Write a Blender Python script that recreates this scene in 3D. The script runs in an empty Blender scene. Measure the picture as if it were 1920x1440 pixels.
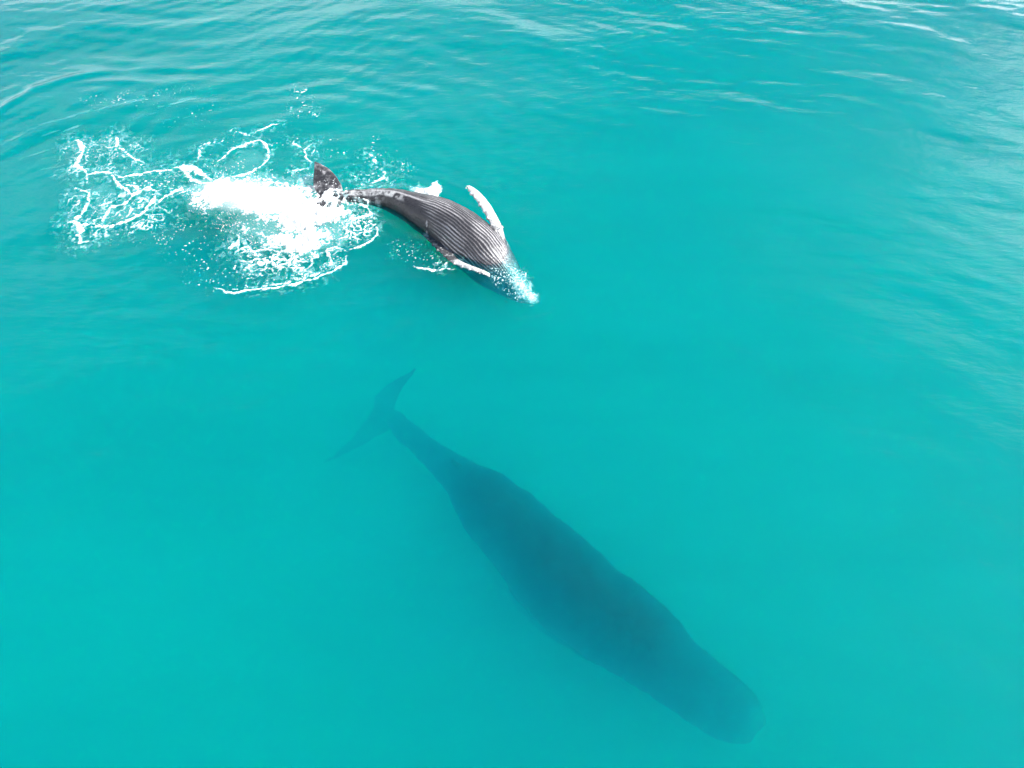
import bpy, bmesh, math, random
import numpy as np
from mathutils import Vector

S = bpy.context.scene
COL = S.collection
rng = np.random.default_rng(11)
random.seed(11)

# ------------------------------------------------------------------ camera
H, PITCH, FPX = 15.0, 58.0, 1297.0
cam = bpy.data.cameras.new('camera')
camo = bpy.data.objects.new('camera', cam)
COL.objects.link(camo)
S.camera = camo
camo.location = (0, 0, H)
camo.rotation_euler = (math.radians(90 - PITCH), 0, 0)
cam.sensor_width = 36
cam.lens = 36 * FPX / 1920
cam.clip_end = 5000

# ------------------------------------------------------------------ sky and sun
SUN_EL, SUN_AZ = math.radians(39), math.radians(82)      # azimuth from +Y towards +X
world = bpy.data.worlds.new('World')
S.world = world
world.use_nodes = True
wt = world.node_tree
bg = wt.nodes['Background']
sky = wt.nodes.new('ShaderNodeTexSky')
sky.sky_type = 'NISHITA'
sky.sun_disc = False
sky.sun_elevation = SUN_EL
sky.sun_rotation = SUN_AZ
sky.dust_density = 0.5
# broken cumulus all over the sky
tc = wt.nodes.new('ShaderNodeTexCoord')
sep = wt.nodes.new('ShaderNodeSeparateXYZ')
wt.links.new(tc.outputs['Generated'], sep.inputs[0])


def wmath(op, a, b=0.0):
    n = wt.nodes.new('ShaderNodeMath')
    n.operation = op
    for i, v in enumerate((a, b)):
        if isinstance(v, (int, float)):
            n.inputs[i].default_value = v
        else:
            wt.links.new(v, n.inputs[i])
    return n.outputs[0]


zc = wmath('ADD', wmath('MAXIMUM', sep.outputs[2], 0.0), 0.12)
comb = wt.nodes.new('ShaderNodeCombineXYZ')
wt.links.new(wmath('DIVIDE', sep.outputs[0], zc), comb.inputs[0])
wt.links.new(wmath('DIVIDE', sep.outputs[1], zc), comb.inputs[1])
comb.inputs[2].default_value = 3.7
cn = wt.nodes.new('ShaderNodeTexNoise')
cn.inputs['Scale'].default_value = 0.75
cn.inputs['Detail'].default_value = 7
cn.inputs['Roughness'].default_value = 0.55
wt.links.new(comb.outputs[0], cn.inputs['Vector'])
cr = wt.nodes.new('ShaderNodeMapRange')
cr.inputs['From Min'].default_value = 0.42
cr.inputs['From Max'].default_value = 0.57
wt.links.new(cn.outputs['Fac'], cr.inputs['Value'])
cmix = wt.nodes.new('ShaderNodeMix')
cmix.data_type = 'RGBA'
# the cloud banks stand low over the horizon, the zenith is clear
low = wt.nodes.new('ShaderNodeMapRange')
low.inputs['From Min'].default_value = 0.72
low.inputs['From Max'].default_value = 0.42
wt.links.new(sep.outputs[2], low.inputs['Value'])
wt.links.new(wmath('MULTIPLY', cr.outputs[0], low.outputs[0]), cmix.inputs['Factor'])
wt.links.new(sky.outputs[0], cmix.inputs['A'])
# clouds towards the sun are brighter: they scatter its light forward
nrmz = wt.nodes.new('ShaderNodeVectorMath')
nrmz.operation = 'DOT_PRODUCT'
wt.links.new(tc.outputs['Generated'], nrmz.inputs[0])
nrmz.inputs[1].default_value = (math.sin(SUN_AZ) * math.cos(SUN_EL), math.cos(SUN_AZ) * math.cos(SUN_EL), math.sin(SUN_EL))
glow = wmath('ADD', wmath('MULTIPLY', wmath('POWER', wmath('MAXIMUM', nrmz.outputs['Value'], 0.0), 2.0), 1.7), 1.0)
csc = wt.nodes.new('ShaderNodeVectorMath')
csc.operation = 'SCALE'
csc.inputs[0].default_value = (19, 19.5, 20)
wt.links.new(glow, csc.inputs['Scale'])
wt.links.new(csc.outputs[0], cmix.inputs['B'])
wt.links.new(cmix.outputs['Result'], bg.inputs['Color'])
bg.inputs['Strength'].default_value = 0.09

sun = bpy.data.lights.new('sun', 'SUN')
sun.energy = 4.3
sun.angle = math.radians(0.5)
sun.color = (1.0, 0.965, 0.91)
suno = bpy.data.objects.new('sun', sun)
COL.objects.link(suno)
suno.location = (40, 20, 60)
suno.rotation_euler = Vector((math.sin(SUN_AZ) * math.cos(SUN_EL), math.cos(SUN_AZ) * math.cos(SUN_EL),
                              math.sin(SUN_EL))).to_track_quat('Z', 'Y').to_euler()
vs = S.view_settings
vs.view_transform = 'Standard'
vs.look = 'None'
vs.exposure = 0.95
vs.gamma = 1
vs.use_curve_mapping = False
S.cycles.max_bounces = 12
S.cycles.volume_bounces = 8
S.cycles.transparent_max_bounces = 16
S.cycles.volume_step_rate = 1.0
S.cycles.use_denoising = True
S.cycles.use_adaptive_sampling = True
S.cycles.adaptive_threshold = 0.03
S.cycles.adaptive_min_samples = 24

# ------------------------------------------------------------------ helpers
_p = math.radians(PITCH)
FWD = np.array([0, math.cos(_p), -math.sin(_p)])
UPV = np.array([0, math.sin(_p), math.cos(_p)])


def at(px, py, z=0.0):
    """where a point seen at (px, py) of the 1920 px photograph lies at height z"""
    d = FPX * FWD + np.array([px - 960.0, 0, 0]) + (720.0 - py) * UPV
    return np.array([0, 0, H]) + d * ((z - H) / d[2])


def fade(t):
    return t * t * t * (t * (t * 6 - 15) + 10)


def noise(x, y, seed=0):
    """2-D gradient noise, about -1..1"""
    xi, yi = np.floor(x).astype(np.int64), np.floor(y).astype(np.int64)
    xf, yf = x - xi, y - yi
    out = 0
    u, v = fade(xf), fade(yf)

    def g(ix, iy, dx, dy):
        h = (ix * 374761393 + iy * 668265263 + seed * 974634777) & 0xffffffff
        h = ((h ^ (h >> 13)) * 1274126177) & 0xffffffff
        h = (h ^ (h >> 16)) & 0xffff
        a = h * (2 * np.pi / 65536)
        return np.cos(a) * dx + np.sin(a) * dy
    n00, n10 = g(xi, yi, xf, yf), g(xi + 1, yi, xf - 1, yf)
    n01, n11 = g(xi, yi + 1, xf, yf - 1), g(xi + 1, yi + 1, xf - 1, yf - 1)
    a = n00 + u * (n10 - n00)
    b = n01 + u * (n11 - n01)
    return (a + v * (b - a)) * 1.5


def fbm(x, y, seed=0, octaves=4, gain=0.5):
    s, a, t = 0, 1.0, 0
    for k in range(octaves):
        s = s + a * noise(x * 2 ** k + 17.3 * k, y * 2 ** k - 9.1 * k, seed + k)
        t += a
        a *= gain
    return s / t


def smooth(a, b, x):
    t = np.clip((x - a) / (b - a), 0, 1)
    return t * t * (3 - 2 * t)


def mesh_from(name, verts, faces, attrs=None, shade=True):
    """faces: (n, 3 or 4) array"""
    me = bpy.data.meshes.new(name)
    verts = np.asarray(verts, dtype=np.float32)
    faces = np.asarray(faces, dtype=np.int32)
    n, k = faces.shape
    me.vertices.add(len(verts))
    me.vertices.foreach_set('co', verts.ravel())
    me.loops.add(n * k)
    me.loops.foreach_set('vertex_index', faces.ravel())
    me.polygons.add(n)
    me.polygons.foreach_set('loop_start', np.arange(0, n * k, k, dtype=np.int32))
    me.polygons.foreach_set('use_smooth', np.full(n, shade))
    me.update(calc_edges=True)
    for an, av in (attrs or {}).items():
        a = me.attributes.new(an, 'FLOAT', 'POINT')
        a.data.foreach_set('value', np.asarray(av, dtype=np.float32))
    return me


def link(name, me, mat=None, kind=None, label=None, cat=None, parent=None, group=None):
    o = bpy.data.objects.new(name, me)
    COL.objects.link(o)
    if mat:
        me.materials.append(mat)
    if kind:
        o['kind'] = kind
    if label:
        o['label'] = label
    if cat:
        o['category'] = cat
    if group:
        o['group'] = group
    if parent:
        o.parent = parent
    return o


class NT:
    """a small node-tree writer"""
    def __init__(s, name):
        s.m = bpy.data.materials.new(name)
        s.m.use_nodes = True
        s.t = s.m.node_tree
        s.t.nodes.clear()
        s.out = s.new('ShaderNodeOutputMaterial')

    def new(s, kind, **kw):
        n = s.t.nodes.new(kind)
        for k, v in kw.items():
            setattr(n, k, v)
        return n

    def put(s, sock, v):
        if isinstance(v, bpy.types.NodeSocket):
            s.t.links.new(v, sock)
        elif v is not None:
            sock.default_value = v

    def math(s, op, a, b=0.0, clamp=False):
        n = s.new('ShaderNodeMath', operation=op, use_clamp=clamp)
        s.put(n.inputs[0], a)
        s.put(n.inputs[1], b)
        return n.outputs[0]

    def attr(s, name):
        return s.new('ShaderNodeAttribute', attribute_name=name).outputs['Fac']

    def noise(s, vec, scale, detail=3, rough=0.5):
        n = s.new('ShaderNodeTexNoise')
        s.put(n.inputs['Vector'], vec)
        n.inputs['Scale'].default_value = scale
        n.inputs['Detail'].default_value = detail
        n.inputs['Roughness'].default_value = rough
        return n.outputs['Fac']

    def rng(s, v, a, b, c=0.0, d=1.0):
        n = s.new('ShaderNodeMapRange')
        s.put(n.inputs['Value'], v)
        for k, q in zip(('From Min', 'From Max', 'To Min', 'To Max'), (a, b, c, d)):
            n.inputs[k].default_value = q
        return n.outputs[0]

    def mix(s, f, a, b):
        n = s.new('ShaderNodeMix', data_type='RGBA')
        s.put(n.inputs['Factor'], f)
        s.put(n.inputs['A'], a)
        s.put(n.inputs['B'], b)
        return n.outputs['Result']

    def pos(s, scale=None, rot=0.0):
        c = s.new('ShaderNodeTexCoord').outputs['Object']
        if scale is None:
            return c
        m = s.new('ShaderNodeMapping')
        s.put(m.inputs['Vector'], c)
        m.inputs['Scale'].default_value = scale
        m.inputs['Rotation'].default_value = (0, 0, rot)
        return m.outputs[0]

    def bump(s, h, strength, dist):
        n = s.new('ShaderNodeBump')
        s.put(n.inputs['Height'], h)
        n.inputs['Strength'].default_value = strength
        n.inputs['Distance'].default_value = dist
        return n.outputs[0]


# ------------------------------------------------------------------ materials
def water_material():
    q = NT('sea_water')
    fine = q.noise(q.pos((1.0, 2.6, 1.0), 0.25), 2.6, 4, 0.55)
    broad = q.noise(q.pos((0.35, 1.0, 1.0), 0.2), 1.1, 3, 0.5)
    h = q.math('ADD', q.math('MULTIPLY', fine, 0.38), broad)
    nrm = q.bump(h, 0.55, 0.06)
    geo = q.new('ShaderNodeNewGeometry')
    dot = q.new('ShaderNodeVectorMath', operation='DOT_PRODUCT')
    q.put(dot.inputs[0], nrm)
    q.put(dot.inputs[1], geo.outputs['Incoming'])
    c = q.math('ABSOLUTE', dot.outputs['Value'])
    fr = q.math('ADD', q.math('MULTIPLY', q.math('POWER', q.math('SUBTRACT', 1.0, c, True), 5.0), 0.98), 0.02)
    tr = q.new('ShaderNodeBsdfTransparent')
    # shading put into the tint: flatter rays darken, in place of real refraction
    up = q.new('ShaderNodeSeparateXYZ')
    q.put(up.inputs[0], geo.outputs['Incoming'])
    flat = q.math('POWER', q.math('SUBTRACT', 1.0, q.math('ABSOLUTE', up.outputs[2]), True), 2.0)
    tint = q.new('ShaderNodeCombineColor')
    q.put(tint.inputs[0], q.math('SUBTRACT', 1.0, q.math('MULTIPLY', flat, 1.15), True))
    q.put(tint.inputs[1], q.math('SUBTRACT', 1.0, q.math('MULTIPLY', flat, 1.15), True))
    q.put(tint.inputs[2], q.math('SUBTRACT', 1.0, q.math('MULTIPLY', flat, 0.95), True))
    # light and dark of the swell put into the tint as broad soft patches
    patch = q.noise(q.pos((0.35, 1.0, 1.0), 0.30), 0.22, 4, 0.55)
    swell_shade = q.mix(q.rng(patch, 0.35, 0.65), (0.92, 0.94, 0.96, 1), (1, 1, 1, 1))
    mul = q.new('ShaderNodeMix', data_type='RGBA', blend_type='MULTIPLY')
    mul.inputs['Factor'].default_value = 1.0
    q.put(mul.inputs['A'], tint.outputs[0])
    q.put(mul.inputs['B'], swell_shade)
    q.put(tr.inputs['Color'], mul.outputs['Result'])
    gl = q.new('ShaderNodeBsdfGlossy')
    gl.inputs['Roughness'].default_value = 0.08
    q.put(gl.inputs['Normal'], nrm)
    mx = q.new('ShaderNodeMixShader')
    q.put(mx.inputs[0], fr)
    q.put(mx.inputs[1], tr.outputs[0])
    q.put(mx.inputs[2], gl.outputs[0])
    q.put(q.out.inputs['Surface'], mx.outputs[0])
    sc = q.new('ShaderNodeVolumeScatter')
    sc.inputs['Color'].default_value = (0.0, 0.42, 1.0, 1)
    sc.inputs['Density'].default_value = 0.38
    sc.inputs['Anisotropy'].default_value = -0.03
    ab = q.new('ShaderNodeVolumeAbsorption')
    ab.inputs['Color'].default_value = (0.0, 0.978, 0.950, 1)
    ab.inputs['Density'].default_value = 2.0
    # fine silt scatters mostly forward: it blurs what lies deep
    si = q.new('ShaderNodeVolumeScatter')
    si.inputs['Color'].default_value = (0.0, 0.85, 1.0, 1)
    si.inputs['Density'].default_value = 0.75
    si.inputs['Anisotropy'].default_value = 0.94
    a2 = q.new('ShaderNodeAddShader')
    q.put(a2.inputs[0], sc.outputs[0])
    q.put(a2.inputs[1], si.outputs[0])
    ad = q.new('ShaderNodeAddShader')
    q.put(ad.inputs[0], a2.outputs[0])
    q.put(ad.inputs[1], ab.outputs[0])
    q.put(q.out.inputs['Volume'], ad.outputs[0])
    return q.m


def sand_material():
    q = NT('pale_sand')
    n = q.noise(q.pos(), 0.08, 5)
    b = q.new('ShaderNodeBsdfPrincipled')
    q.put(b.inputs['Base Color'], q.mix(n, (0.34, 0.31, 0.24, 1), (0.46, 0.43, 0.35, 1)))
    b.inputs['Roughness'].default_value = 1.0
    q.put(b.inputs['Normal'], q.bump(q.noise(q.pos((1, 4, 1)), 1.5, 3), 0.4, 0.1))
    q.put(q.out.inputs['Surface'], b.outputs[0])
    return q.m


def calf_material():
    q = NT('wet_calf_skin')
    n1 = q.noise(q.pos(), 3.0, 6, 0.6)
    n2 = q.noise(q.pos(), 22.0, 4, 0.6)
    dark = q.mix(n1, (0.014, 0.014, 0.017, 1), (0.048, 0.046, 0.052, 1))
    pale = q.mix(n2, (0.26, 0.25, 0.26, 1), (0.46, 0.45, 0.46, 1))
    white = q.mix(n2, (0.26, 0.27, 0.28, 1), (0.66, 0.66, 0.65, 1))
    pv = q.attr('pale')
    c = q.mix(q.math('MULTIPLY', pv, q.rng(n2, 0.25, 0.6, 0.7, 1.1), True), dark, pale)
    c = q.mix(q.attr('white'), c, white)
    b = q.new('ShaderNodeBsdfPrincipled')
    q.put(b.inputs['Base Color'], c)
    q.put(b.inputs['Roughness'], q.rng(n2, 0.3, 0.7, 0.24, 0.44))
    b.inputs['IOR'].default_value = 1.4
    q.put(b.inputs['Normal'], q.bump(n2, 0.35, 0.02))
    q.put(q.out.inputs['Surface'], b.outputs[0])
    return q.m


def adult_material():
    q = NT('dark_adult_skin')
    n1 = q.noise(q.pos(), 1.4, 6, 0.6)
    c = q.mix(n1, (0.014, 0.016, 0.018, 1), (0.032, 0.035, 0.038, 1))
    c = q.mix(q.attr('pale'), c, (0.35, 0.36, 0.36, 1))
    b = q.new('ShaderNodeBsdfPrincipled')
    q.put(b.inputs['Base Color'], c)
    b.inputs['Roughness'].default_value = 0.8
    b.inputs['Specular IOR Level'].default_value = 0.15
    q.put(q.out.inputs['Surface'], b.outputs[0])
    return q.m


def foam_material():
    q = NT('white_foam')
    n = q.noise(q.pos(), 16.0, 4, 0.6)
    b = q.new('ShaderNodeBsdfPrincipled')
    wet = q.mix(n, (0.30, 0.72, 0.74, 1), (0.42, 0.80, 0.82, 1))       # thin: mostly sunken bubbles
    dry = q.mix(n, (0.74, 0.78, 0.78, 1), (0.88, 0.90, 0.90, 1))
    q.put(b.inputs['Base Color'], q.mix(q.rng(q.attr('cover'), 0.2, 0.75), wet, dry))
    b.inputs['Roughness'].default_value = 0.9
    b.inputs['Specular IOR Level'].default_value = 0.2
    q.put(b.inputs['Normal'], q.bump(n, 0.5, 0.04))
    tr = q.new('ShaderNodeBsdfTransparent')
    mx = q.new('ShaderNodeMixShader')
    q.put(mx.inputs[0], q.attr('cover'))
    q.put(mx.inputs[1], tr.outputs[0])
    q.put(mx.inputs[2], b.outputs[0])
    q.put(q.out.inputs['Surface'], mx.outputs[0])
    return q.m


def plain(name, col, rough):
    q = NT(name)
    n = q.noise(q.pos(), 20.0, 3)
    b = q.new('ShaderNodeBsdfPrincipled')
    q.put(b.inputs['Base Color'], q.mix(n, tuple(c * 0.85 for c in col) + (1,), tuple(min(1, c * 1.1) for c in col) + (1,)))
    b.inputs['Roughness'].default_value = rough
    q.put(q.out.inputs['Surface'], b.outputs[0])
    return q.m


M_WATER, M_SAND, M_CALF, M_ADULT, M_FOAM = (water_material(), sand_material(), calf_material(),
                                            adult_material(), foam_material())

# ------------------------------------------------------------------ waves
SPL = at(520, 400)          # middle of the splash
CALF_LINE = [at(*p)[:2] for p in [(650, 368), (750, 380), (857, 425), (930, 495), (985, 555)]]
wav = []
for k in range(40):
    lam = 0.45 * 1.23 ** rng.uniform(0, 14)
    side = k % 2                                   # 0: sets seen at the left, 1: at the right
    ang = math.radians(rng.normal((114, 76)[side], 17))
    wav.append((2 * np.pi / lam * math.cos(ang), 2 * np.pi / lam * math.sin(ang), rng.uniform(0, 6.28),
                0.0034 * lam ** 0.85, side))
crests = [([(-60, 245), (0, 218), (70, 182), (150, 156), (240, 131)], 0.075, 0.22),
          ([(240, 131), (330, 118), (420, 112)], 0.03, 0.16),
          ([(95, 190), (160, 166), (270, 150), (300, 148)], 0.03, 0.16),
          ([(-40, 130), (60, 80), (200, 50), (330, 40)], 0.05, 0.5),
          ([(-40, 320), (60, 265), (170, 230), (280, 190)], 0.035, 0.3),
          ([(1500, 40), (1650, 60), (1800, 92), (1960, 130)], 0.028, 0.6),
          ([(1560, 140), (1700, 172), (1860, 200), (1960, 235)], 0.028, 0.55),
          ([(1420, 110), (1540, 140), (1640, 150)], 0.018, 0.45),
          ([(1600, 0), (1760, 30), (1960, 50)], 0.034, 0.6),
          ([(1560, 255), (1700, 290), (1850, 330)], 0.014, 0.4)]
crests = [(np.array([at(*p)[:2] for p in P]), a, w) for P, a, w in crests]


def wave(x, y):
    wx = x + 0.9 * noise(x * 0.11, y * 0.11, 5)
    wy = y + 0.9 * noise(x * 0.11 + 7, y * 0.11, 6)
    g = smooth(-9, 5, x)
    h = [0, 0]
    for kx, ky, ph, a, sd in wav:
        h[sd] = h[sd] + a * np.sin(kx * wx + ky * wy + ph)
    h = h[0] * (1 - g) + h[1] * g
    env = 0.46 + 0.72 * smooth(11, 27, y) * (0.55 + 0.45 * smooth(0, 18, np.abs(x + 2))) + 0.3 * noise(x * 0.09, y * 0.14, 3)
    h = h * env
    for P, a, w in crests:
        d = np.full(np.shape(x), 9.0)
        for p, q in zip(P[:-1], P[1:]):
            e = q - p
            t = np.clip(((wx - p[0]) * e[0] + (wy - p[1]) * e[1]) / (e @ e), 0, 1)
            d = np.minimum(d, np.hypot(wx - p[0] - t * e[0], wy - p[1] - t * e[1]))
        mid = P.mean(0)
        half = np.linalg.norm(P[-1] - P[0]) / 2
        h = h + a * np.exp(-(d / w) ** 2) * smooth(1.15, 0.5, np.hypot(x - mid[0], y - mid[1]) / half)
    r = np.hypot(x - SPL[0], (y - SPL[1]))
    ang = np.arctan2(y - SPL[1], x - SPL[0])
    ring = np.exp(-((r - 6.2) / 2.2) ** 2) * (0.5 + 0.5 * smooth(-0.3, 0.6, np.sin(ang) - 0.25 * np.cos(ang)))
    h = h + 0.009 * ring * np.sin(r * 2 * np.pi / 0.85 + 3.0 * noise(x * 0.4, y * 0.4, 8))
    ring2 = np.exp(-((r - 9.5) / 2.4) ** 2)
    h = h + 0.010 * ring2 * np.sin(r * 2 * np.pi / 1.3 + 2.5 * noise(x * 0.3, y * 0.3, 12)) * smooth(-0.3, 0.4, np.sin(ang))
    # wash thrown up along the calf
    dc = np.full(np.shape(x), 9.0)
    for p, q in zip(CALF_LINE[:-1], CALF_LINE[1:]):
        e = q - p
        t = np.clip(((x - p[0]) * e[0] + (y - p[1]) * e[1]) / (e @ e), 0, 1)
        dc = np.minimum(dc, np.hypot(x - p[0] - t * e[0], y - p[1] - t * e[1]))
    h = h + 0.012 * np.exp(-((dc - 0.7) / 0.9) ** 2) * np.sin(dc * 2 * np.pi / 0.42 + 3 * noise(x * 0.8, y * 0.8, 13))
    near = np.exp(-(r / 4.5) ** 2)
    return h + 0.02 * near * fbm(x * 1.3, y * 1.3, 9, 3)


# ------------------------------------------------------------------ setting: seabed and water
xs = np.concatenate([-np.geomspace(900, 26, 22)[:-1], np.arange(-26, 30.01, 0.085), np.geomspace(30, 900, 22)[1:]])
ys = np.concatenate([-np.geomspace(900, 4, 26)[:-1], np.arange(-4, 40.01, 0.085), np.geomspace(40, 900, 22)[1:]])
nx, ny = len(xs), len(ys)
X, Y = np.meshgrid(xs, ys)
far = np.clip((np.maximum(np.abs(X), np.abs(Y - 15)) - 30) / 30, 0, 1)
Z = wave(X, Y) * (1 - 0.75 * far)
DEPTH = 14.0
top = np.stack([X.ravel(), Y.ravel(), Z.ravel()], 1)
idx = np.arange(nx * ny).reshape(ny, nx)
f = [np.stack([idx[:-1, :-1], idx[:-1, 1:], idx[1:, 1:], idx[1:, :-1]], -1).reshape(-1, 4)]
ringi = np.concatenate([idx[0, :-1], idx[:-1, -1], idx[-1, :0:-1], idx[:0:-1, 0]])
nb = len(top)
bot = top[ringi].copy()
bot[:, 2] = -DEPTH
bi = nb + np.arange(len(ringi))
f.append(np.stack([np.roll(ringi, -1), ringi, bi, np.roll(bi, -1)], 1))
verts = np.concatenate([top, bot, [[0, 0, -DEPTH]]])
cidx = nb + len(ringi)
me = mesh_from('water', verts, np.concatenate(f))
# close the bottom
bm = bmesh.new()
bm.from_mesh(me)
bm.verts.ensure_lookup_table()
c0 = bm.verts[cidx]
for a, b in zip(bi, np.roll(bi, -1)):
    bm.faces.new((bm.verts[b], bm.verts[a], c0))
bm.normal_update()
bm.to_mesh(me)
bm.free()
link('water', me, M_WATER, kind='structure')

gx = np.linspace(-950, 950, 160)
GX, GY = np.meshgrid(gx, gx)
GZ = -12.9 + 0.5 * fbm(GX * 0.02, GY * 0.02, 31, 3)
gi = np.arange(160 * 160).reshape(160, 160)
me = mesh_from('seabed', np.stack([GX.ravel(), GY.ravel(), GZ.ravel()], 1),
               np.stack([gi[:-1, :-1], gi[:-1, 1:], gi[1:, 1:], gi[1:, :-1]], -1).reshape(-1, 4))
link('seabed', me, M_SAND, kind='structure')


# ------------------------------------------------------------------ whales
def catmull(P, n):
    P = np.asarray(P, float)
    P = np.vstack([2 * P[0] - P[1], P, 2 * P[-1] - P[-2]])
    m = len(P) - 3
    t = np.linspace(0, m, n)
    i = np.clip(t.astype(int), 0, m - 1)
    u = (t - i)[:, None]
    a, b, c, d = P[i], P[i + 1], P[i + 2], P[i + 3]
    return 0.5 * ((2 * b) + (c - a) * u + (2 * a - 5 * b + 4 * c - d) * u ** 2 + (3 * b - a - 3 * c + d) * u ** 3)


def unit(v):
    return v / np.maximum(np.linalg.norm(v, axis=-1, keepdims=True), 1e-9)


def tube(C, A, B, ra, rb, n=28):
    """sections along C, half-axes ra along A and rb along B; closed at both ends"""
    th = np.linspace(0, 2 * np.pi, n, endpoint=False)
    V = (C[:, None, :] + A[:, None, :] * (ra[:, None] * np.cos(th))[..., None]
         + B[:, None, :] * (rb[:, None] * np.sin(th))[..., None])
    m = len(C)
    idx = np.arange(m * n).reshape(m, n)
    nxt = np.roll(idx, -1, 1)
    q = np.stack([idx[:-1], nxt[:-1], nxt[1:], idx[1:]], -1).reshape(-1, 4)
    F = [tuple(r) for r in q]
    F.append(tuple(idx[0][::-1]))
    F.append(tuple(idx[-1]))
    return V.reshape(-1, 3), F


def blade(px, chord_dir, thick_dir=None):
    """px: rows of (px, py, z, half chord px); a thin lens-shaped fin"""
    P = np.array([at(a, b, z) for a, b, z, w in px])
    dist = np.array([np.linalg.norm(p - np.array([0, 0, H])) for p in P])
    w = np.array([r[3] for r in px]) * dist / FPX
    n = 40
    Q = catmull(np.hstack([P, w[:, None]]), n)
    C, W = Q[:, :3], np.maximum(Q[:, 3], 0.008)
    T = unit(np.gradient(C, axis=0))
    A = np.tile(np.asarray(chord_dir, float), (n, 1)) if chord_dir is not None else np.cross(T, np.array([0, 0.35, 1.0]))
    A = unit(A - (A * T).sum(1, keepdims=True) * T) if chord_dir is None else unit(A)
    B = unit(np.cross(T, A))
    return C, A, B, W


def fuse(name, parts, voxel, smooth_it=3):
    vs_, fs_, o = [], [], 0
    for V, F in parts:
        vs_.append(V)
        fs_ += [tuple(int(i) + o for i in f) for f in F]
        o += len(V)
    me = bpy.data.meshes.new(name + '_raw')
    me.from_pydata(np.concatenate(vs_).tolist(), [], fs_)
    ob = bpy.data.objects.new(name + '_raw', me)
    COL.objects.link(ob)
    r = ob.modifiers.new('r', 'REMESH')
    r.mode = 'VOXEL'
    r.voxel_size = voxel
    r.adaptivity = 0
    s = ob.modifiers.new('s', 'SMOOTH')
    s.iterations = smooth_it
    s.factor = 0.5
    dg = bpy.context.evaluated_depsgraph_get()
    out = bpy.data.meshes.new_from_object(ob.evaluated_get(dg))
    out.name = name
    bpy.data.objects.remove(ob)
    n = len(out.vertices)
    co = np.zeros(n * 3)
    out.vertices.foreach_get('co', co)
    return out, co.reshape(-1, 3)


def spine(stations, n=240):
    """stations: (Rx, Ry, Lx, Ly, z of the axis, height factor) in photograph pixels"""
    rows = []
    cen = np.array([((a + c) / 2, (b + d) / 2) for a, b, c, d, z, k in stations])
    tan = np.gradient(cen, axis=0)
    for (a, b, c, d, z, k), m, t in zip(stations, cen, tan):
        t = t / np.linalg.norm(t)
        hw = abs((a - c) * -t[1] + (b - d) * t[0]) / 2
        p = at(m[0], m[1], z)
        rows.append(list(p) + [hw * np.linalg.norm(p - np.array([0, 0, H])) / FPX, k])
    return catmull(rows, n)


def local(co, C, A, B, R):
    """station, angle (0 = along B) and distance ratio for each vertex"""
    s = np.zeros(len(co))
    for i in range(0, len(co), 4000):
        d = ((co[i:i + 4000, None, :] - C[None]) ** 2).sum(-1)
        s[i:i + 4000] = d.argmin(1)
    si = s.astype(int)
    d = co - C[si]
    x, z = (d * A[si]).sum(1), (d * B[si]).sum(1)
    # refine the station along the tangent
    T = unit(np.gradient(C, axis=0))
    seg = np.linalg.norm(np.gradient(C, axis=0), axis=1)
    sf = s + (d * T[si]).sum(1) / seg[si]
    return sf / (len(C) - 1), np.arctan2(x, z), np.hypot(x, z) / np.maximum(R[si], 0.02), x, z


# ---- calf: belly up at the surface
calf_st = [  # head -> tail
    (1001, 565, 999, 569, -0.80, 0.8), (996, 552, 987, 571, -0.79, 0.8), (987, 531, 964, 566, -0.73, 0.85),
    (969, 491, 922, 546, -0.62, 0.95), (957, 468, 894, 529, -0.52, 1.0), (941, 445, 869, 508, -0.38, 1.0),
    (917, 422, 843, 487, -0.24, 1.0), (891, 403, 820, 465, -0.16, 1.0), (857, 385, 791, 441, -0.10, 1.0),
    (822, 374, 766, 424, -0.10, 1.0), (787, 367, 747, 408, -0.08, 1.1), (753, 360, 728, 396, -0.04, 1.2),
    (722, 357, 704, 386, 0.00, 1.2), (692, 357, 681, 381, 0.02, 1.15), (662, 357, 656, 379, 0.04, 1.0),
    (640, 359, 634, 377, 0.06, 0.8), (618, 362, 614, 374, 0.08, 0.5)]
Q = spine(calf_st, 260)
C, R, K = Q[:, :3], np.maximum(Q[:, 3], 0.02), Q[:, 4]
T = unit(np.gradient(C, axis=0))
B = np.tile([0.0, -0.05, 1.0], (len(C), 1))
B = unit(B - (B * T).sum(1, keepdims=True) * T)
A = unit(np.cross(B, T))
parts = [tube(C, A, B, R, R * K, 40)]
cC, cA, cB, cR = C, A, B, R


def add_blade(px, chord, thick, bumps=0, bump_r=0.03, side=1, lens=0.35):
    C, A, B, W = blade(px, chord)
    t = np.clip(W * lens, 0.022, thick)
    parts.append(tube(C, A, B, W, t, 20))
    for k in range(bumps):
        i = int(4 + (len(C) - 6) * (k + 0.3 * random.random()) / bumps)
        bmx = bmesh.new()
        bmesh.ops.create_icosphere(bmx, subdivisions=2, radius=bump_r * (0.75 + 0.6 * random.random()))
        c = C[i] + A[i] * side * W[i] * 0.95
        parts.append((np.array([v.co[:] for v in bmx.verts]) + c, [tuple(v.index for v in f.verts) for f in bmx.faces]))
        bmx.free()
    return C


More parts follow.
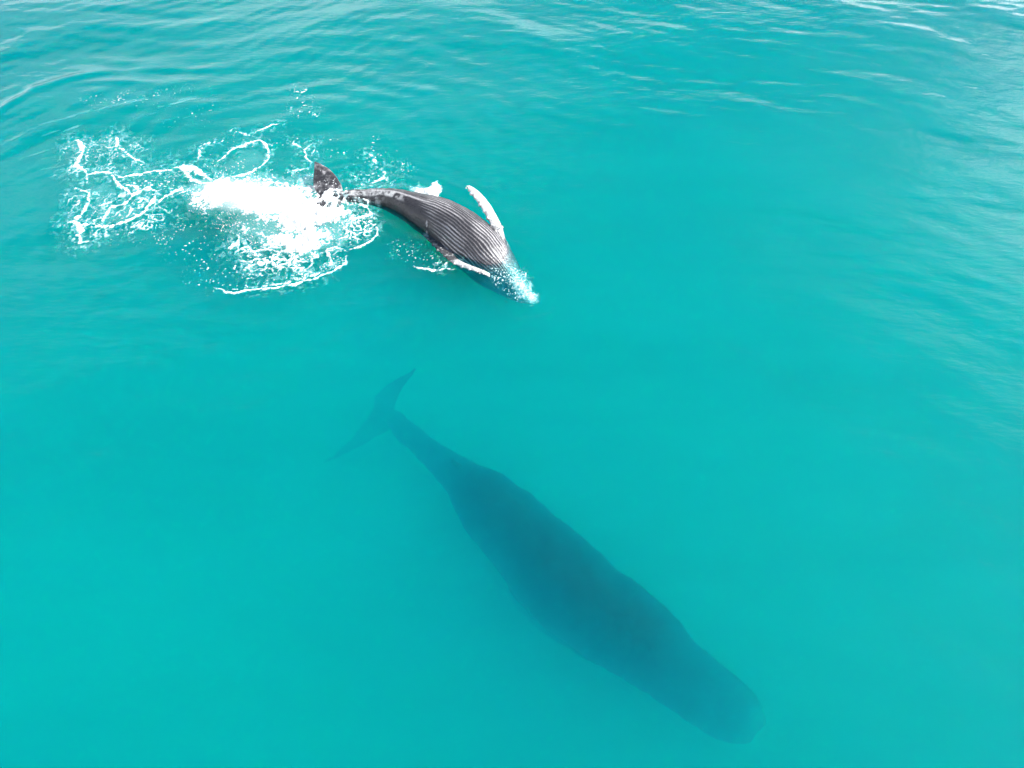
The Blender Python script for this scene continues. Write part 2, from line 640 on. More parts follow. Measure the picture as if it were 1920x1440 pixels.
fin_r = [(951, 468, -0.15, 9), (941, 447, 0.05, 7.5), (933, 427, 0.22, 9.5), (921, 404, 0.36, 10), (907, 381, 0.46, 10),
         (893, 364, 0.52, 9), (883, 353, 0.54, 5.5), (878, 348, 0.55, 2)]
fin_l = [(918, 516, 0.02, 7), (906, 510, 0.12, 6), (889, 504, 0.16, 6.5), (870, 497, 0.14, 7), (853, 489, 0.08, 8),
         (842, 479, 0.0, 9), (829, 466, -0.04, 10), (815, 453, -0.08, 9), (801, 442, -0.12, 6), (793, 435, -0.14, 2)]
FR = add_blade(fin_r, None, 0.06, 11, 0.042, side=-1)
FL = add_blade(fin_l, None, 0.06, 11, 0.038, side=-1)
axis_tail = unit((C[-1] - C[-40])[None])[0]
add_blade([(622, 368, 0.08, 20), (615, 352, 0.14, 25), (612, 340, 0.22, 23), (606, 322, 0.34, 16), (598, 310, 0.42, 8), (590, 303, 0.46, 1)],
          axis_tail, 0.055, lens=0.3)
add_blade([(622, 366, 0.08, 20), (614, 382, 0.04, 24), (611, 396, -0.04, 21), (605, 412, -0.14, 14), (596, 424, -0.22, 7), (588, 431, -0.28, 1)],
          axis_tail, 0.055, lens=0.3)
# small dorsal fin, under water because the calf lies on its back
i = 165
dC = np.array([C[i] - B[i] * (R[i] * 0.7 + 0.09 * k) + T[i] * 0.05 * k for k in range(5)])
parts.append(tube(dC, np.tile(T[i], (5, 1)), np.tile(A[i], (5, 1)), np.array([.30, .24, .17, .1, .03]), np.array([.07, .05, .04, .03, .02]), 12))
me, co = fuse('humpback_calf', parts, 0.019, 3)
sf, th, rr, lx, lz = local(co, cC, cA, cB, cR)
onbody = smooth(1.3, 1.12, rr)


def dist_to(co, P):
    d = np.full(len(co), 9.0)
    for p in P:
        d = np.minimum(d, np.linalg.norm(co - p, axis=1))
    return d


dR, dL = dist_to(co, FR[5:]), dist_to(co, FL[2:])
onfin = np.maximum(smooth(0.30, 0.2, dR) * smooth(1.0, 1.13, rr), smooth(0.26, 0.18, dL) * smooth(1.0, 1.10, rr))
# throat pleats from the chin to the navel, fanning over the belly
NG = 24
fan = 1.5
u = th / fan
wob = 0.012 * np.sin(sf * 31 + th * 3) + 0.055 * fbm(sf * 7, th * 1.5, 40, 3)
g = np.cos((u + wob) * NG * np.pi)
ends = 0.60 + 0.05 * noise(th * 6, th * 0 + 2, 41) - 0.16 * np.abs(u)
zone = smooth(1.12, 0.95, np.abs(u)) * smooth(0.03, 0.09, sf) * smooth(ends, ends - 0.05, sf) * (1 - onfin)
groove = smooth(0.05, 0.9, g + 0.5 * fbm(sf * 22, th * 5, 54, 2))
nr = np.zeros(len(co) * 3)
me.vertices.foreach_get('normal', nr)
nr = nr.reshape(-1, 3)
co2 = co - nr * (0.016 * zone * groove * onbody)[:, None]
co2 = co2 + nr * (0.012 * fbm(co[:, 0] * 5, co[:, 1] * 5 + co[:, 2] * 3, 44, 3))[:, None] * (1 - 0.7 * onfin)[:, None]
me.vertices.foreach_set('co', co2.astype(np.float32).ravel())
pleat_tone = fbm(sf * 9, th * 1.4, 45, 3)  # random strength of the pale pleat lines
pale = 1.2 * zone * groove * (0.25 + 0.75 * smooth(-0.35, 0.35, pleat_tone)) * (0.55 + 0.45 * smooth(0.10, 0.3, sf))
mid = smooth(0.10, 0.02, np.abs(th + 0.04 * np.sin(sf * 20))) * smooth(0.50, 0.55, sf) * smooth(0.95, 0.8, sf)
mott = smooth(0.05, 0.55, fbm(co[:, 0] * 3.2, co[:, 1] * 3.2, 46, 5, 0.65))
scr = smooth(0.45, 0.7, fbm(co[:, 0] * 9, co[:, 1] * 9, 47, 4, 0.6))
pale = np.maximum(pale, 0.8 * mid)
pale = np.maximum(pale, (0.45 + 0.4 * smooth(0.76, 0.84, sf)) * mott * smooth(0.60, 0.72, sf))
pale = np.maximum(pale, 0.35 * scr)
pale = np.maximum(pale, 0.6 * smooth(0.30, 0.12, sf) * smooth(-0.3, 0.3, fbm(co[:, 0] * 4, co[:, 1] * 4, 55, 4, 0.6)) * smooth(-0.4, 0.5, np.cos(th)))
for pxy, r in (((799, 440), 0.06),):
    c = at(pxy[0], pxy[1], -0.1)
    # patches on the flank: nearest along the line of the skin
    d = np.hypot(co[:, 0] - c[0], co[:, 1] - c[1])
    pale = np.maximum(pale, 0.75 * smooth(r * 1.6, r * 0.6, d + 0.16 * fbm(co[:, 0] * 9, co[:, 1] * 9, 48, 2)) * (lz > 0))
chin = smooth(0.15, 0.02, sf) * smooth(-0.5, 0.5, fbm(co[:, 0] * 7, co[:, 1] * 7, 49, 4, 0.7) + 0.4)
white = 0.7 * chin * (lz > -0.1)
white = np.maximum(white, smooth(0.075, 0.02, np.abs(th) * np.clip(rr, 0, 1)) * smooth(0.30, 0.25, sf) * 0.8)
sp = smooth(0.12, 0.35, fbm(co[:, 0] * 14, co[:, 1] * 14, 50, 3, 0.7) - 0.6 * np.abs(th + 0.2) + 0.22) * smooth(0.34, 0.12, sf)
white = np.maximum(white, 0.7 * sp * (1 - onfin))
strk = smooth(0.34, 0.10, np.abs(th - 0.25 + 0.4 * (sf - 0.6)) - 0.25 * smooth(0.72, 0.8, sf)) * smooth(0.60, 0.68, sf) * smooth(1.0, 0.93, sf) * smooth(-0.2, 0.2, fbm(co[:, 0] * 5, co[:, 1] * 5, 51, 4, 0.6))
white = np.maximum(white, strk * 0.9)
wash = smooth(0.0, 0.3, fbm(co[:, 0] * 4.5, co[:, 1] * 9, 56, 5, 0.65)) * smooth(0.70, 0.80, sf) * (nr[:, 2] > -0.2)
white = np.maximum(white, 0.9 * wash * (1 - 0.85 * smooth(1.3, 2.2, rr)))
# flippers: white, the outer half of the near one dark
finw = onfin.copy()
tipd = dist_to(co, FL[20:])
finw = finw * (1 - 0.93 * smooth(0.30, 0.18, tipd))
finw *= 0.5 + 0.5 * smooth(-0.35, 0.15, fbm(co[:, 0] * 9, co[:, 1] * 9, 52, 4, 0.65))
white = np.maximum(white, finw)
white = np.maximum(white, 0.6 * smooth(0.36, 0.2, tipd) * onfin * smooth(0.1, 0.4, fbm(co[:, 0] * 12, co[:, 1] * 12, 53, 2)))
for nme, val in (('pale', pale), ('white', np.clip(white, 0, 1))):
    a = me.attributes.new(nme, 'FLOAT', 'POINT')
    a.data.foreach_set('value', val.astype(np.float32))
me.polygons.foreach_set('use_smooth', np.ones(len(me.polygons), bool))
me.update()
calf = link('humpback_calf', me, M_CALF, cat='whale',
            label='young grey whale rolling belly up at the surface with one white flipper raised')

# barnacle clusters, parts of the calf
M_BARN = plain('pale_barnacle', (0.62, 0.56, 0.5), 0.8)


def barnacles(parent, centres, r, n):
    b = bmesh.new()
    bmesh.ops.create_cone(b, cap_ends=True, segments=7, radius1=r * 0.6, radius2=r * 0.3, depth=r * 0.9)
    m = bpy.data.meshes.new('barnacle')
    b.to_mesh(m)
    b.free()
    m.materials.append(M_BARN)
    for c in centres:
        for k in range(n):
            o = link('barnacle', m, parent=parent)
            o.location = (c[0] + random.gauss(0, r), c[1] + random.gauss(0, r), c[2] + random.gauss(0, r * 0.4))
            o.rotation_euler = (random.gauss(0, 0.4), random.gauss(0, 0.4), random.random() * 6)


barnacles(calf, [at(938.5, 425, 0.30), at(878, 351, 0.58), at(905, 510, 0.22)], 0.035, 7)

# ---- adult: right way up, a metre and more under the surface
adult_st = [  # head -> tail
    (1429, 1366, 1419, 1378, -2.18, 0.6), (1438, 1346, 1396, 1383, -2.16, 0.55), (1430, 1315, 1350, 1372, -2.00, 0.6),
    (1404, 1286, 1308, 1355, -1.83, 0.65), (1366, 1257, 1262, 1326, -1.67, 0.7), (1321, 1222, 1210, 1290, -1.55, 0.8),
    (1284, 1176, 1162, 1262, -1.51, 0.85), (1244, 1132, 1106, 1230, -1.52, 0.9), (1200, 1098, 1056, 1196, -1.56, 0.92),
    (1149, 1058, 1001, 1160, -1.62, 0.95), (1098, 1013, 954, 1105, -1.62, 0.95), (1050, 973, 920, 1056, -1.58, 0.95),
    (1002, 933, 883, 1012, -1.54, 0.95), (952, 897, 850, 962, -1.48, 1.0), (903, 876, 830, 918, -1.50, 1.0),
    (855, 852, 802, 882, -1.58, 1.0), (818, 826, 771, 850, -1.62, 0.95), (785, 801, 745, 824, -1.72, 0.8),
    (760, 780, 727, 801, -1.85, 0.6), (738, 765, 712, 786, -1.95, 0.4), (716, 752, 696, 770, -1.99, 0.2)]
Q = spine(adult_st, 260)
C, R, K = Q[:, :3], np.maximum(Q[:, 3] * 0.955, 0.03), Q[:, 4]
T = unit(np.gradient(C, axis=0))
B = np.tile([0.0, 0.0, 1.0], (len(C), 1))
B = unit(B - (B * T).sum(1, keepdims=True) * T)
A = unit(np.cross(B, T))
aC, aA, aB, aR = C, A, B, R
parts = [tube(C, A, B, R, R * K, 40)]
axis_tail = unit((C[-1] - C[-30])[None])[0]
add_blade([(722, 778, -2.19, 36), (722, 756, -2.09, 27), (737, 731, -1.84, 17), (757, 712, -1.64, 12), (772, 698, -1.49, 7), (784, 687, -1.39, 1.5)],
          axis_tail, 0.11, lens=0.25)
add_blade([(724, 776, -2.19, 34), (706, 797, -2.24, 27), (683, 816, -2.29, 19), (657, 836, -2.34, 12), (632, 854, -2.39, 7), (606, 868, -2.44, 1.5)],
          axis_tail, 0.11, lens=0.25)
# long flippers held back along the flanks
add_blade([(1115, 1215, -2.4, 26), (1075, 1196, -2.6, 24), (1035, 1178, -2.8, 20), (1000, 1150, -3.0, 16), (965, 1120, -3.1, 10), (945, 1100, -3.15, 3)],
          None, 0.12, lens=0.3)
i = 178
dC = np.array([C[i] + B[i] * (R[i] * 0.8 + 0.055 * k) + T[i] * 0.11 * k for k in range(5)])
parts.append(tube(dC, np.tile(T[i], (5, 1)), np.tile(A[i], (5, 1)), np.array([.55, .4, .26, .15, .05]), np.array([.14, .1, .07, .05, .03]), 12))
me, co = fuse('humpback_adult', parts, 0.045, 3)
sf, th, rr, lx, lz = local(co, aC, aA, aB, aR)
nr = np.zeros(len(co) * 3)
me.vertices.foreach_get('normal', nr)
nr = nr.reshape(-1, 3)
co2 = co + nr * (0.065 * fbm(co[:, 0] * 1.5, co[:, 1] * 1.5, 60, 3))[:, None]
me.vertices.foreach_set('co', co2.astype(np.float32).ravel())
pale = 0.5 * smooth(0.5, 0.8, fbm(co[:, 0] * 2, co[:, 1] * 2, 61, 4)) * (lz < 0)
pale = np.maximum(pale, 0.30 * smooth(0.14, 0.02, sf))
a = me.attributes.new('pale', 'FLOAT', 'POINT')
a.data.foreach_set('value', pale.astype(np.float32))
me.polygons.foreach_set('use_smooth', np.ones(len(me.polygons), bool))
me.update()
adult = link('humpback_adult', me, M_ADULT, cat='whale',
             label='huge dark whale swimming under the clear turquoise water, below the calf')


# ------------------------------------------------------------------ foam
def z2(p):      # tracing of the left of the photograph
    return at(80 + p[0] / 2.8235, 140 + p[1] / 2.8235)


def z1(p):      # tracing round the calf
    return at(540 + p[0] / 3.692, 270 + p[1] / 3.692)


def z8(p):
    return at(300 + p[0] / 4.571, 280 + p[1] / 4.571)


STEP = 0.021
fx = np.arange(-17.5, 2.2, STEP)
fy = np.arange(9.6, 25.5, STEP)
FX, FY = np.meshgrid(fx, fy)
wx = FX + 0.10 * fbm(FX * 1.6, FY * 1.6, 70, 3) + 0.05 * fbm(FX * 4, FY * 4, 71, 3)
wy = FY + 0.10 * fbm(FX * 1.6 + 9, FY * 1.6, 72, 3) + 0.05 * fbm(FX * 4 + 5, FY * 4, 73, 3)


def box(P, pad):
    a = np.min(P, 0) - pad
    b = np.max(P, 0) + pad
    i0, i1 = np.searchsorted(fx, [a[0], b[0]])
    j0, j1 = np.searchsorted(fy, [a[1], b[1]])
    return slice(j0, j1), slice(i0, i1)


def seg_dist(x, y, P):
    d = np.full(x.shape, 1e3)
    for a, b in zip(P[:-1], P[1:]):
        e = b - a
        t = np.clip(((x - a[0]) * e[0] + (y - a[1]) * e[1]) / (e @ e + 1e-9), 0, 1)
        d = np.minimum(d, np.hypot(x - a[0] - t * e[0], y - a[1] - t * e[1]))
    return d


def inside(x, y, P):
    c = np.zeros(x.shape, bool)
    for (ax, ay), (bx, by) in zip(P, np.roll(P, -1, 0)):
        cond = (ay > y) != (by > y)
        xx = (bx - ax) * (y - ay) / (by - ay + 1e-12) + ax
        c ^= cond & (x < xx)
    return c


def sdf(P, w=0.0):
    """positive inside, restricted to a box"""
    sl = box(P, 1.2)
    x, y = wx[sl], wy[sl]
    d = seg_dist(x, y, np.vstack([P, P[:1]]))
    return sl, np.where(inside(x, y, P), d, -d)


cover = np.zeros(FX.shape)
lift = np.zeros(FX.shape)
n_fine = fbm(FX * 6, FY * 6, 80, 4, 0.65)
n_mid = fbm(FX * 1.9, FY * 1.9, 81, 4, 0.6)
rag = fbm(FX * 13 + 3 * n_mid, FY * 13, 82, 3, 0.6)


def vein(P, w, conv=z2, strength=1.0, broken=0.0, halo=True):
    P = np.array([conv(p)[:2] for p in P])
    sl = box(P, w * 0.02 * 3 + 0.5)
    d = seg_dist(wx[sl] + 0.03 * rag[sl], wy[sl] + 0.05 * n_fine[sl], P)
    wm = w * 0.0070 * np.maximum(0.95 + 1.9 * n_mid[sl] + 1.5 * rag[sl] + 1.2 * n_fine[sl], 0.12)
    ends = np.minimum(np.hypot(wx[sl] - P[0][0], wy[sl] - P[0][1]), np.hypot(wx[sl] - P[-1][0], wy[sl] - P[-1][1]))
    wm = wm * (0.25 + 0.75 * smooth(0.0, 0.45, ends))
    v = smooth(wm + 0.016, wm * 0.6, d) * smooth(0.0, 0.35, ends + 0.12 + 0.3 * rag[sl])
    if broken:
        v = v * smooth(broken - 0.25, broken + 0.05, n_fine[sl] + 0.35)
    v = v * (0.55 + 0.45 * smooth(-0.35, 0.15, rag[sl] + 0.5 * n_fine[sl]))
    cover[sl] = np.maximum(cover[sl], v * strength)
    if halo:
        hl = np.exp(-(d / (w * 0.035 + 0.10)) ** 2) * (0.03 + 0.45 * smooth(0.0, 0.5, n_fine[sl] + 0.5 * rag[sl]))
        cover[sl] = np.maximum(cover[sl], hl * strength)


def mass(P, soft, rough_, strength=1.0, up=0.0, conv=z2):
    P = np.array([conv(p)[:2] for p in P])
    sl, d = sdf(P)
    q = d - (0.10 if up > 0.05 and conv is z2 else 0.0) + rough_ * (0.8 * n_mid[sl] + 0.8 * n_fine[sl] + 0.45 * rag[sl])
    v = smooth(-soft, soft, q)
    cover[sl] = np.maximum(cover[sl], v * strength)
    lift[sl] = np.maximum(lift[sl], up * smooth(-0.05, 0.7, q))
    return


def fleck(P, amount, scale=1.0, conv=z2, strength=1.0, seed=0, edge=0.25, stretch=1.0):
    """irregular small flakes scattered in a region; amount 0..1"""
    P = np.array([conv(p)[:2] for p in P])
    sl, d = sdf(P)
    x, y = FX[sl] * scale, FY[sl] * scale * stretch
    f = fbm(x * 6.5, y * 6.5 * 1.25, 90 + seed, 3, 0.6) + 0.35 * n_mid[sl]
    thr = 0.60 - 0.9 * amount
    v = smooth(thr, thr + 0.08, f) * smooth(-edge, edge, d + 0.25 * n_mid[sl])
    cover[sl] = np.maximum(cover[sl], v * strength)


def lace(P, amount, scale=1.0, conv=z2, strength=1.0, seed=0, edge=0.3):
    """a net of thin foam threads"""
    P = np.array([conv(p)[:2] for p in P])
    sl, d = sdf(P)
    x = FX[sl] * scale + 0.2 * n_mid[sl]
    y = FY[sl] * scale
    r = np.abs(fbm(x * 1.7, y * 1.7, 110 + seed, 3, 0.55))
    r2 = np.abs(fbm(x * 3.7, y * 3.7, 120 + seed, 2, 0.5))
    w = 0.035 + 0.05 * amount + 0.03 * n_fine[sl]
    v = np.maximum(smooth(w, w * 0.3, r), 0.8 * smooth(w * 0.8, w * 0.2, r2) * (n_mid[sl] > -0.1))
    v = v * smooth(0.45 - amount, 0.85 - amount, n_mid[sl] * 0.9 + 0.5 + 0.3 * n_fine[sl]) * smooth(-edge, edge, d)
    cover[sl] = np.maximum(cover[sl], v * strength)


# the white mass
mass([(770, 640), (830, 595), (900, 560), (1000, 548), (1180, 565), (1330, 580), (1440, 612), (1470, 670), (1560, 690),
      (1660, 740), (1560, 790), (1440, 830), (1330, 860), (1250, 840), (1230, 790), (1120, 760), (1040, 730), (990, 690),
      (940, 715), (860, 725), (800, 690)], 0.13, 0.55, 1.0, 0.16)
mass([(1000, 800), (1060, 795), (1130, 830), (1200, 845), (1330, 830), (1480, 800), (1550, 830), (1520, 880), (1430, 940),
      (1330, 950), (1240, 930), (1150, 900), (1200, 880), (1100, 850)], 0.12, 0.42, 1.0, 0.10)
mass([(1425, 600), (1470, 595), (1540, 615), (1600, 650), (1600, 690), (1450, 700), (1420, 640)], 0.04, 0.60, 0.9, 0.0)
# thinner milky foam round it
mass([(740, 600), (900, 530), (1180, 540), (1420, 570), (1470, 640), (1680, 720), (1600, 830), (1560, 900), (1440, 970),
      (1240, 950), (1120, 900), (1000, 830), (1000, 760), (900, 750), (800, 730)], 0.30, 0.7, 0.22, 0.0)
mass([(960, 500), (1060, 400), (1150, 370), (1180, 420), (1150, 500), (1060, 560)], 0.35, 0.5, 0.09)
mass([(270, 610), (340, 590), (380, 640), (330, 700), (260, 700)], 0.35, 0.5, 0.10)
mass([(330, 720), (440, 700), (520, 720), (460, 790), (320, 790)], 0.3, 0.5, 0.12)
mass([(1340, 560), (1400, 530), (1440, 545), (1440, 600), (1350, 600)], 0.25, 0.3, 0.45)
# veins
vein([(150, 345), (185, 345), (208, 385), (195, 430), (175, 475), (235, 525), (285, 520), (370, 520)], 7)
vein([(370, 525), (430, 545), (520, 525), (600, 510), (690, 500)], 6)
vein([(235, 525), (240, 560), (232, 575)], 7)
vein([(100, 525), (150, 495), (185, 480)], 4, broken=0.35)
vein([(355, 525), (390, 565), (430, 600), (475, 645), (520, 620), (555, 600), (610, 640)], 9)
vein([(430, 590), (500, 600), (520, 615)], 7)
vein([(610, 640), (565, 690), (530, 740), (470, 780), (380, 800), (260, 800)], 8)
vein([(255, 630), (245, 680), (205, 745), (175, 790), (215, 830), (190, 850), (195, 890), (255, 880)], 9)
vein([(140, 780), (200, 800), (260, 800)], 10)
vein([(475, 645), (450, 685), (365, 715), (335, 750), (300, 785)], 6)
vein([(470, 700), (468, 740), (450, 765)], 4)
vein([(380, 680), (330, 695), (290, 705)], 4)
vein([(540, 650), (560, 690)], 5)
vein([(780, 605), (720, 615), (650, 650), (600, 685)], 6)
vein([(715, 640), (760, 620), (800, 610)], 5)
vein([(690, 492), (760, 498), (820, 505), (870, 545), (900, 560)], 15)
vein([(760, 510), (790, 560), (840, 575), (890, 580)], 6)
vein([(180, 600), (230, 625), (255, 640)], 5)
vein([(915, 470), (985, 412), (1050, 385), (1100, 360), (1150, 350), (1185, 368), (1197, 400), (1188, 450), (1150, 490),
      (1100, 520), (1040, 535), (980, 545)], 3.2)
vein([(1110, 325), (1140, 305), (1180, 285), (1215, 272), (1252, 262)], 4)
vein([(1010, 298), (1060, 318), (1110, 325)], 2.5, broken=0.3)
vein([(830, 390), (870, 365), (940, 350)], 3, broken=0.4)
vein([(790, 465), (830, 430), (835, 385)], 5, broken=0.4)
vein([(380, 315), (392, 350), (385, 375), (335, 380)], 8)
vein([(385, 375), (430, 400), (490, 440), (540, 465)], 4, broken=0.3)
vein([(1425, 365), (1385, 400), (1392, 430), (1415, 450), (1432, 462)], 6)
vein([(1445, 395), (1420, 420)], 4)
vein([(1310, 515), (1370, 500), (1400, 495)], 4, broken=0.3)
vein([(1300, 345), (1350, 370), (1385, 395)], 3, broken=0.3)
vein([(1740, 585), (1775, 562), (1800, 548), (1832, 566)], 7)
vein([(1800, 550), (1812, 520), (1795, 560)], 13)
vein([(1635, 535), (1670, 545)], 7)
vein([(1670, 545), (1690, 580), (1695, 610)], 2.5, broken=0.3)
vein([(1700, 410), (1740, 430), (1765, 490)], 3, broken=0.4)
# outer scalloped rims
vein([(905, 1128), (950, 1140), (1015, 1152), (1080, 1140), (1130, 1137), (1180, 1132), (1235, 1128), (1290, 1115),
      (1340, 1115), (1380, 1092), (1430, 1082), (1480, 1062), (1530, 1045), (1560, 1020), (1598, 992), (1612, 955)], 3.6, halo=False)
vein([(1150, 1118), (1240, 1108), (1330, 1095), (1420, 1065), (1500, 1040)], 7, strength=0.85, broken=0.38)
vein([(1605, 932), (1650, 922), (1690, 905), (1735, 885), (1772, 855), (1770, 800)], 4.5, halo=False)
vein([(1660, 690), (1720, 705), (1742, 740), (1700, 760), (1620, 770)], 5)
vein([(1620, 650), (1680, 640), (1730, 700)], 4, broken=0.2)
vein([(1640, 845), (1700, 840), (1760, 800)], 5, broken=0.3)
for a, b, c in (((1040, 850), (1035, 890), (980, 940)), ((1165, 890), (1175, 860), (1160, 830)),
                ((1090, 905), (1110, 940), (1140, 960)), ((1225, 890), (1230, 870), (1200, 850)),
                ((1080, 1000), (1130, 975), (1200, 960)), ((1200, 970), (1290, 990), (1370, 960)),
                ((1360, 900), (1430, 880), (1520, 850)), ((970, 935), (1010, 905), (1050, 900)),
                ((1290, 1010), (1350, 985), (1400, 995)), ((1560, 870), (1620, 850), (1650, 860)),
                ((1100, 1050), (1090, 1020), (1150, 1000))):
    vein([a, b, c], 6.5)
fleck([(1050, 900), (1250, 940), (1560, 880), (1590, 960), (1500, 1040), (1330, 1090), (1150, 1100), (1080, 1000)], 0.26, 1.3, seed=1)
lace([(1000, 880), (1250, 920), (1560, 860), (1590, 940), (1500, 1030), (1250, 1060), (1060, 1020)], 0.55, 1.1, seed=2)
lace([(1540, 820), (1650, 740), (1760, 750), (1765, 850), (1640, 905)], 0.5, 1.5, seed=3)
fleck([(1560, 820), (1680, 740), (1760, 760), (1765, 850), (1640, 910)], 0.34, 1.4, seed=4)
fleck([(1150, 1060), (1330, 1060), (1520, 1000), (1600, 960), (1560, 1020), (1420, 1080), (1240, 1122), (1120, 1128)], 0.40, 2.4, seed=5, edge=0.1, strength=0.85)
fleck([(900, 1125), (960, 1000), (1060, 980), (1160, 1060), (1100, 1130), (1000, 1145)], 0.27, 1.6, seed=6)
fleck([(600, 820), (780, 780), (1000, 880), (960, 1000), (900, 1080), (700, 970), (600, 900)], 0.22, 1.9, seed=7, stretch=1.3)
fleck([(100, 700), (600, 740), (760, 800), (620, 900), (350, 900), (150, 880)], 0.13, 1.8, seed=8)
lace([(100, 620), (600, 640), (780, 760), (560, 850), (200, 880)], 0.32, 1.2, seed=9, strength=0.7)
fleck([(90, 420), (200, 320), (480, 300), (560, 480), (350, 560), (120, 560)], 0.13, 1.8, seed=10)
lace([(90, 380), (300, 320), (560, 330), (560, 500), (120, 560)], 0.28, 1.5, seed=11, strength=0.6)
fleck([(440, 540), (700, 520), (760, 590), (600, 640), (450, 600)], 0.30, 1.3, seed=12, stretch=1.8)
fleck([(1325, 95), (1380, 80), (1445, 190), (1440, 235), (1320, 190)], 0.30, 1.3, seed=13)
fleck([(1310, 40), (1380, 30), (1460, 150), (1450, 240), (1330, 230)], 0.17, 1.7, seed=14)
fleck([(200, 130), (420, 90), (900, 70), (900, 120), (500, 170), (230, 210)], 0.19, 1.8, seed=15, strength=0.8)
fleck([(1500, 330), (1850, 350), (1880, 470), (1700, 520), (1520, 440)], 0.15, 1.6, seed=16)
fleck([(1250, 280), (1400, 300), (1420, 480), (1280, 480)], 0.08, 1.6, seed=17)
fleck([(780, 350), (1000, 330), (1300, 360), (1200, 520), (880, 500)], 0.13, 1.6, seed=18)
fleck([(600, 480), (900, 520), (800, 640), (600, 600)], 0.17, 1.5, seed=19, stretch=1.6)
fleck([(1440, 590), (1700, 640), (1740, 700), (1640, 760), (1460, 700)], 0.27, 1.7, seed=20)
fleck([(760, 1010), (900, 1000), (1000, 1080), (900, 1150), (780, 1110)], 0.16, 1.6, seed=21)
fleck([(690, 170), (960, 160), (860, 260), (640, 260)], 0.14, 1.5, seed=22, strength=0.8)
# by the calf
vein([(870, 835), (930, 860), (1000, 878), (1080, 868), (1180, 872)], 2.6, conv=z1, halo=False)
vein([(1060, 850), (1100, 825), (1150, 820)], 4, conv=z1, broken=0.2)
fleck([(740, 680), (900, 760), (1120, 800), (1180, 860), (950, 860), (760, 770)], 0.27, 1.9, conv=z1, seed=23)
fleck([(640, 650), (900, 690), (1000, 740), (700, 760)], 0.14, 2.0, conv=z1, seed=24)
fleck([(780, 120), (840, 130), (900, 230), (800, 200)], 0.26, 2.0, conv=z1, seed=25)
fleck([(550, 120), (660, 130), (680, 330), (560, 240)], 0.20, 1.7, conv=z1, seed=26)
mass([(1030, 262), (1055, 300), (1052, 368), (1010, 388), (940, 375), (860, 350), (900, 330), (970, 310)], 0.05, 0.10, 1.0, 0.30, conv=z1)
mass([(860, 320), (930, 300), (1000, 300), (960, 350), (880, 350)], 0.12, 0.15, 0.5, 0.05, conv=z1)
vein([(865, 315), (900, 305), (960, 310)], 3, conv=z1)
# over the sunken head of the calf
fleck([(1380, 700), (1500, 780), (1620, 860), (1680, 960), (1710, 1090), (1640, 1110), (1500, 1060), (1400, 900)], 0.44, 2.6, conv=z1, seed=27, strength=0.75, edge=0.12)
mass([(1590, 960), (1660, 960), (1690, 1050), (1680, 1095), (1620, 1060), (1580, 1010)], 0.20, 0.35, 0.62, 0.0, conv=z1)
vein([(1395, 735), (1460, 790), (1530, 850), (1600, 930)], 6, conv=z1, strength=0.55)
vein([(1405, 715), (1385, 760)], 4, conv=z1, strength=0.8)

# pale stretched streaks drawn out by the wind at the upper left
ca, sa = math.cos(math.radians(27)), math.sin(math.radians(27))
sx, sy = FX * ca + FY * sa, -FX * sa + FY * ca
st = smooth(0.10, 0.55, fbm(sx * 0.35, sy * 2.6, 140, 5, 0.6)) * smooth(0.0, 0.35, fbm(sx * 1.5, sy * 9, 141, 3) + 0.15)
P = np.array([z2(p)[:2] for p in [(-150, 300), (200, 130), (560, 60), (1000, 80), (900, 260), (560, 330), (100, 520), (-150, 560)]])
sl, d = sdf(P)
cover[sl] = np.maximum(cover[sl], 0.30 * st[sl] * smooth(-0.2, 1.2, d))

cover = np.clip(cover, 0, 1)
cover[cover < 0.035] = 0
keep = cover > 0
cellk = keep[:-1, :-1] | keep[1:, :-1] | keep[:-1, 1:] | keep[1:, 1:]
FZ = wave(FX, FY) + 0.012 + 0.03 * cover * (0.6 + 0.8 * n_fine) + lift * (0.8 + 0.5 * n_mid + 0.2 * n_fine)
tp = at(650, 367)[:2]
td = np.hypot((FX - tp[0]) / 1.0, (FY - tp[1]) / 0.42)
FZ = FZ + 0.19 * np.exp(-td ** 2)          # water heaped over the tail stock
np.maximum(FZ, wave(FX, FY) + 0.010, out=FZ)


def foam_object(sel, label):
    cells = cellk & sel[:-1, :-1]
    gi = np.arange(FX.size).reshape(FX.shape)
    q = np.stack([gi[:-1, :-1][cells], gi[:-1, 1:][cells], gi[1:, 1:][cells], gi[1:, :-1][cells]], 1)
    used, inv = np.unique(q, return_inverse=True)
    V = np.stack([FX.ravel()[used], FY.ravel()[used], FZ.ravel()[used]], 1)
    me = mesh_from('sea_foam', V, inv.reshape(-1, 4), {'cover': cover.ravel()[used]})
    return link('sea_foam', me, M_FOAM, kind='stuff', label=label, cat='foam')


def region(P, conv=z2):
    P = np.array([conv(p)[:2] for p in P])
    return inside(FX, FY, P)


r_calf = region([(640, 560), (1000, 660), (1250, 950), (1900, 1300), (1900, 600), (1300, 300), (1000, 380), (800, 330), (780, 300), (760, 240), (1100, 200), (1120, 400), (700, 400), (560, 440)], z1)
r_left = region([(-400, -300), (720, -300), (720, 560), (760, 700), (600, 800), (620, 960), (-400, 1400)])
r_calf &= ~r_left
foam_object(r_left, 'net of thin white foam threads left of the white splash')
foam_object(r_calf, 'white foam flecks and small splash around the belly-up calf')
foam_object(~(r_left | r_calf), 'thick white foam churned up behind the tail of the calf')

# ------------------------------------------------------------------ spray above the splash
ico = bmesh.new()
bmesh.ops.create_icosphere(ico, subdivisions=1, radius=1)
iv = np.array([v.co[:] for v in ico.verts])
ifc = np.array([[v.index for v in f_.verts] for f_ in ico.faces])
ico.free()


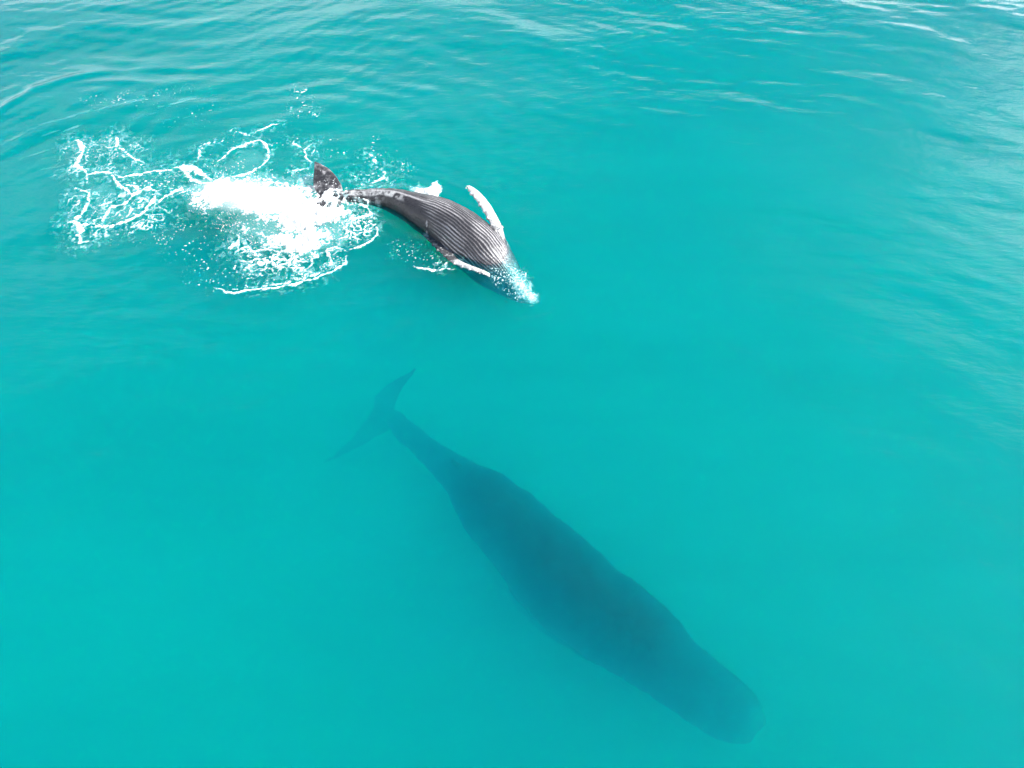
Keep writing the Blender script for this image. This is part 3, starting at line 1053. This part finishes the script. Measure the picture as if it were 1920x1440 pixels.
def droplets(n, poly, conv, hmax, r0, r1, label):
    P = np.array([conv(p)[:2] for p in poly])
    lo, hi = P.min(0), P.max(0)
    out = []
    while len(out) < n:
        p = rng.uniform(lo, hi)
        if inside(np.array([p[0]]), np.array([p[1]]), P)[0]:
            if noise(np.array([p[0] * 2.3]), np.array([p[1] * 2.3]), 150)[0] > rng.uniform(-0.5, 0.6):
                out.append((p[0], p[1], 0.03 + hmax * rng.random() ** 2.2, rng.uniform(r0, r1)))
    out = np.array(out)
    sc = out[:, 3][:, None, None] * (iv[None] * rng.uniform(0.6, 1.6, (n, 1, 3)))
    V = (sc + out[:, None, :3]).reshape(-1, 3)
    F = (ifc[None] + (np.arange(n) * len(iv))[:, None, None]).reshape(-1, 3)
    me = mesh_from('water_spray', V, F)
    return link('water_spray', me, M_DROP, kind='stuff', label=label, cat='spray')


M_DROP = plain('white_droplets', (0.85, 0.87, 0.88), 0.5)
droplets(1500, [(740, 600), (900, 520), (1180, 530), (1440, 560), (1680, 660), (1740, 760), (1600, 880), (1300, 960), (1000, 880), (780, 740)],
         z2, 0.6, 0.004, 0.012, 'white droplets flying over the thick splash foam')


def mist_object():
    q = NT('spray_mist')
    n1 = q.noise(q.pos(), 2.2, 5, 0.6)
    ln = q.new('ShaderNodeVectorMath', operation='LENGTH')
    q.put(ln.inputs[0], q.pos((1 / 2.1, 1 / 0.85, 1 / 0.42)))
    fall = q.math('SUBTRACT', 1.0, ln.outputs['Value'], True)
    dens = q.math('MULTIPLY', q.math('SUBTRACT', q.math('ADD', fall, q.math('MULTIPLY', n1, 0.9)), 0.62, True), 3.0)
    v = q.new('ShaderNodeVolumeScatter')
    v.inputs['Color'].default_value = (0.98, 0.99, 0.99, 1)
    q.put(v.inputs['Density'], dens)
    q.put(q.out.inputs['Volume'], v.outputs[0])
    b = bmesh.new()
    bmesh.ops.create_icosphere(b, subdivisions=4, radius=1)
    for v_ in b.verts:
        v_.co.x *= 2.35
        v_.co.y *= 1.25
        v_.co.z *= 0.55
    m = bpy.data.meshes.new('spray_mist')
    b.to_mesh(m)
    b.free()
    o = link('spray_mist', m, q.m, kind='stuff', label='soft white mist of spray hanging over the splash', cat='mist')
    c = at(478, 402)
    o.location = (c[0], c[1], 0.70)
    o.rotation_euler = (0, 0, math.radians(-12))
    return o


mist_object()
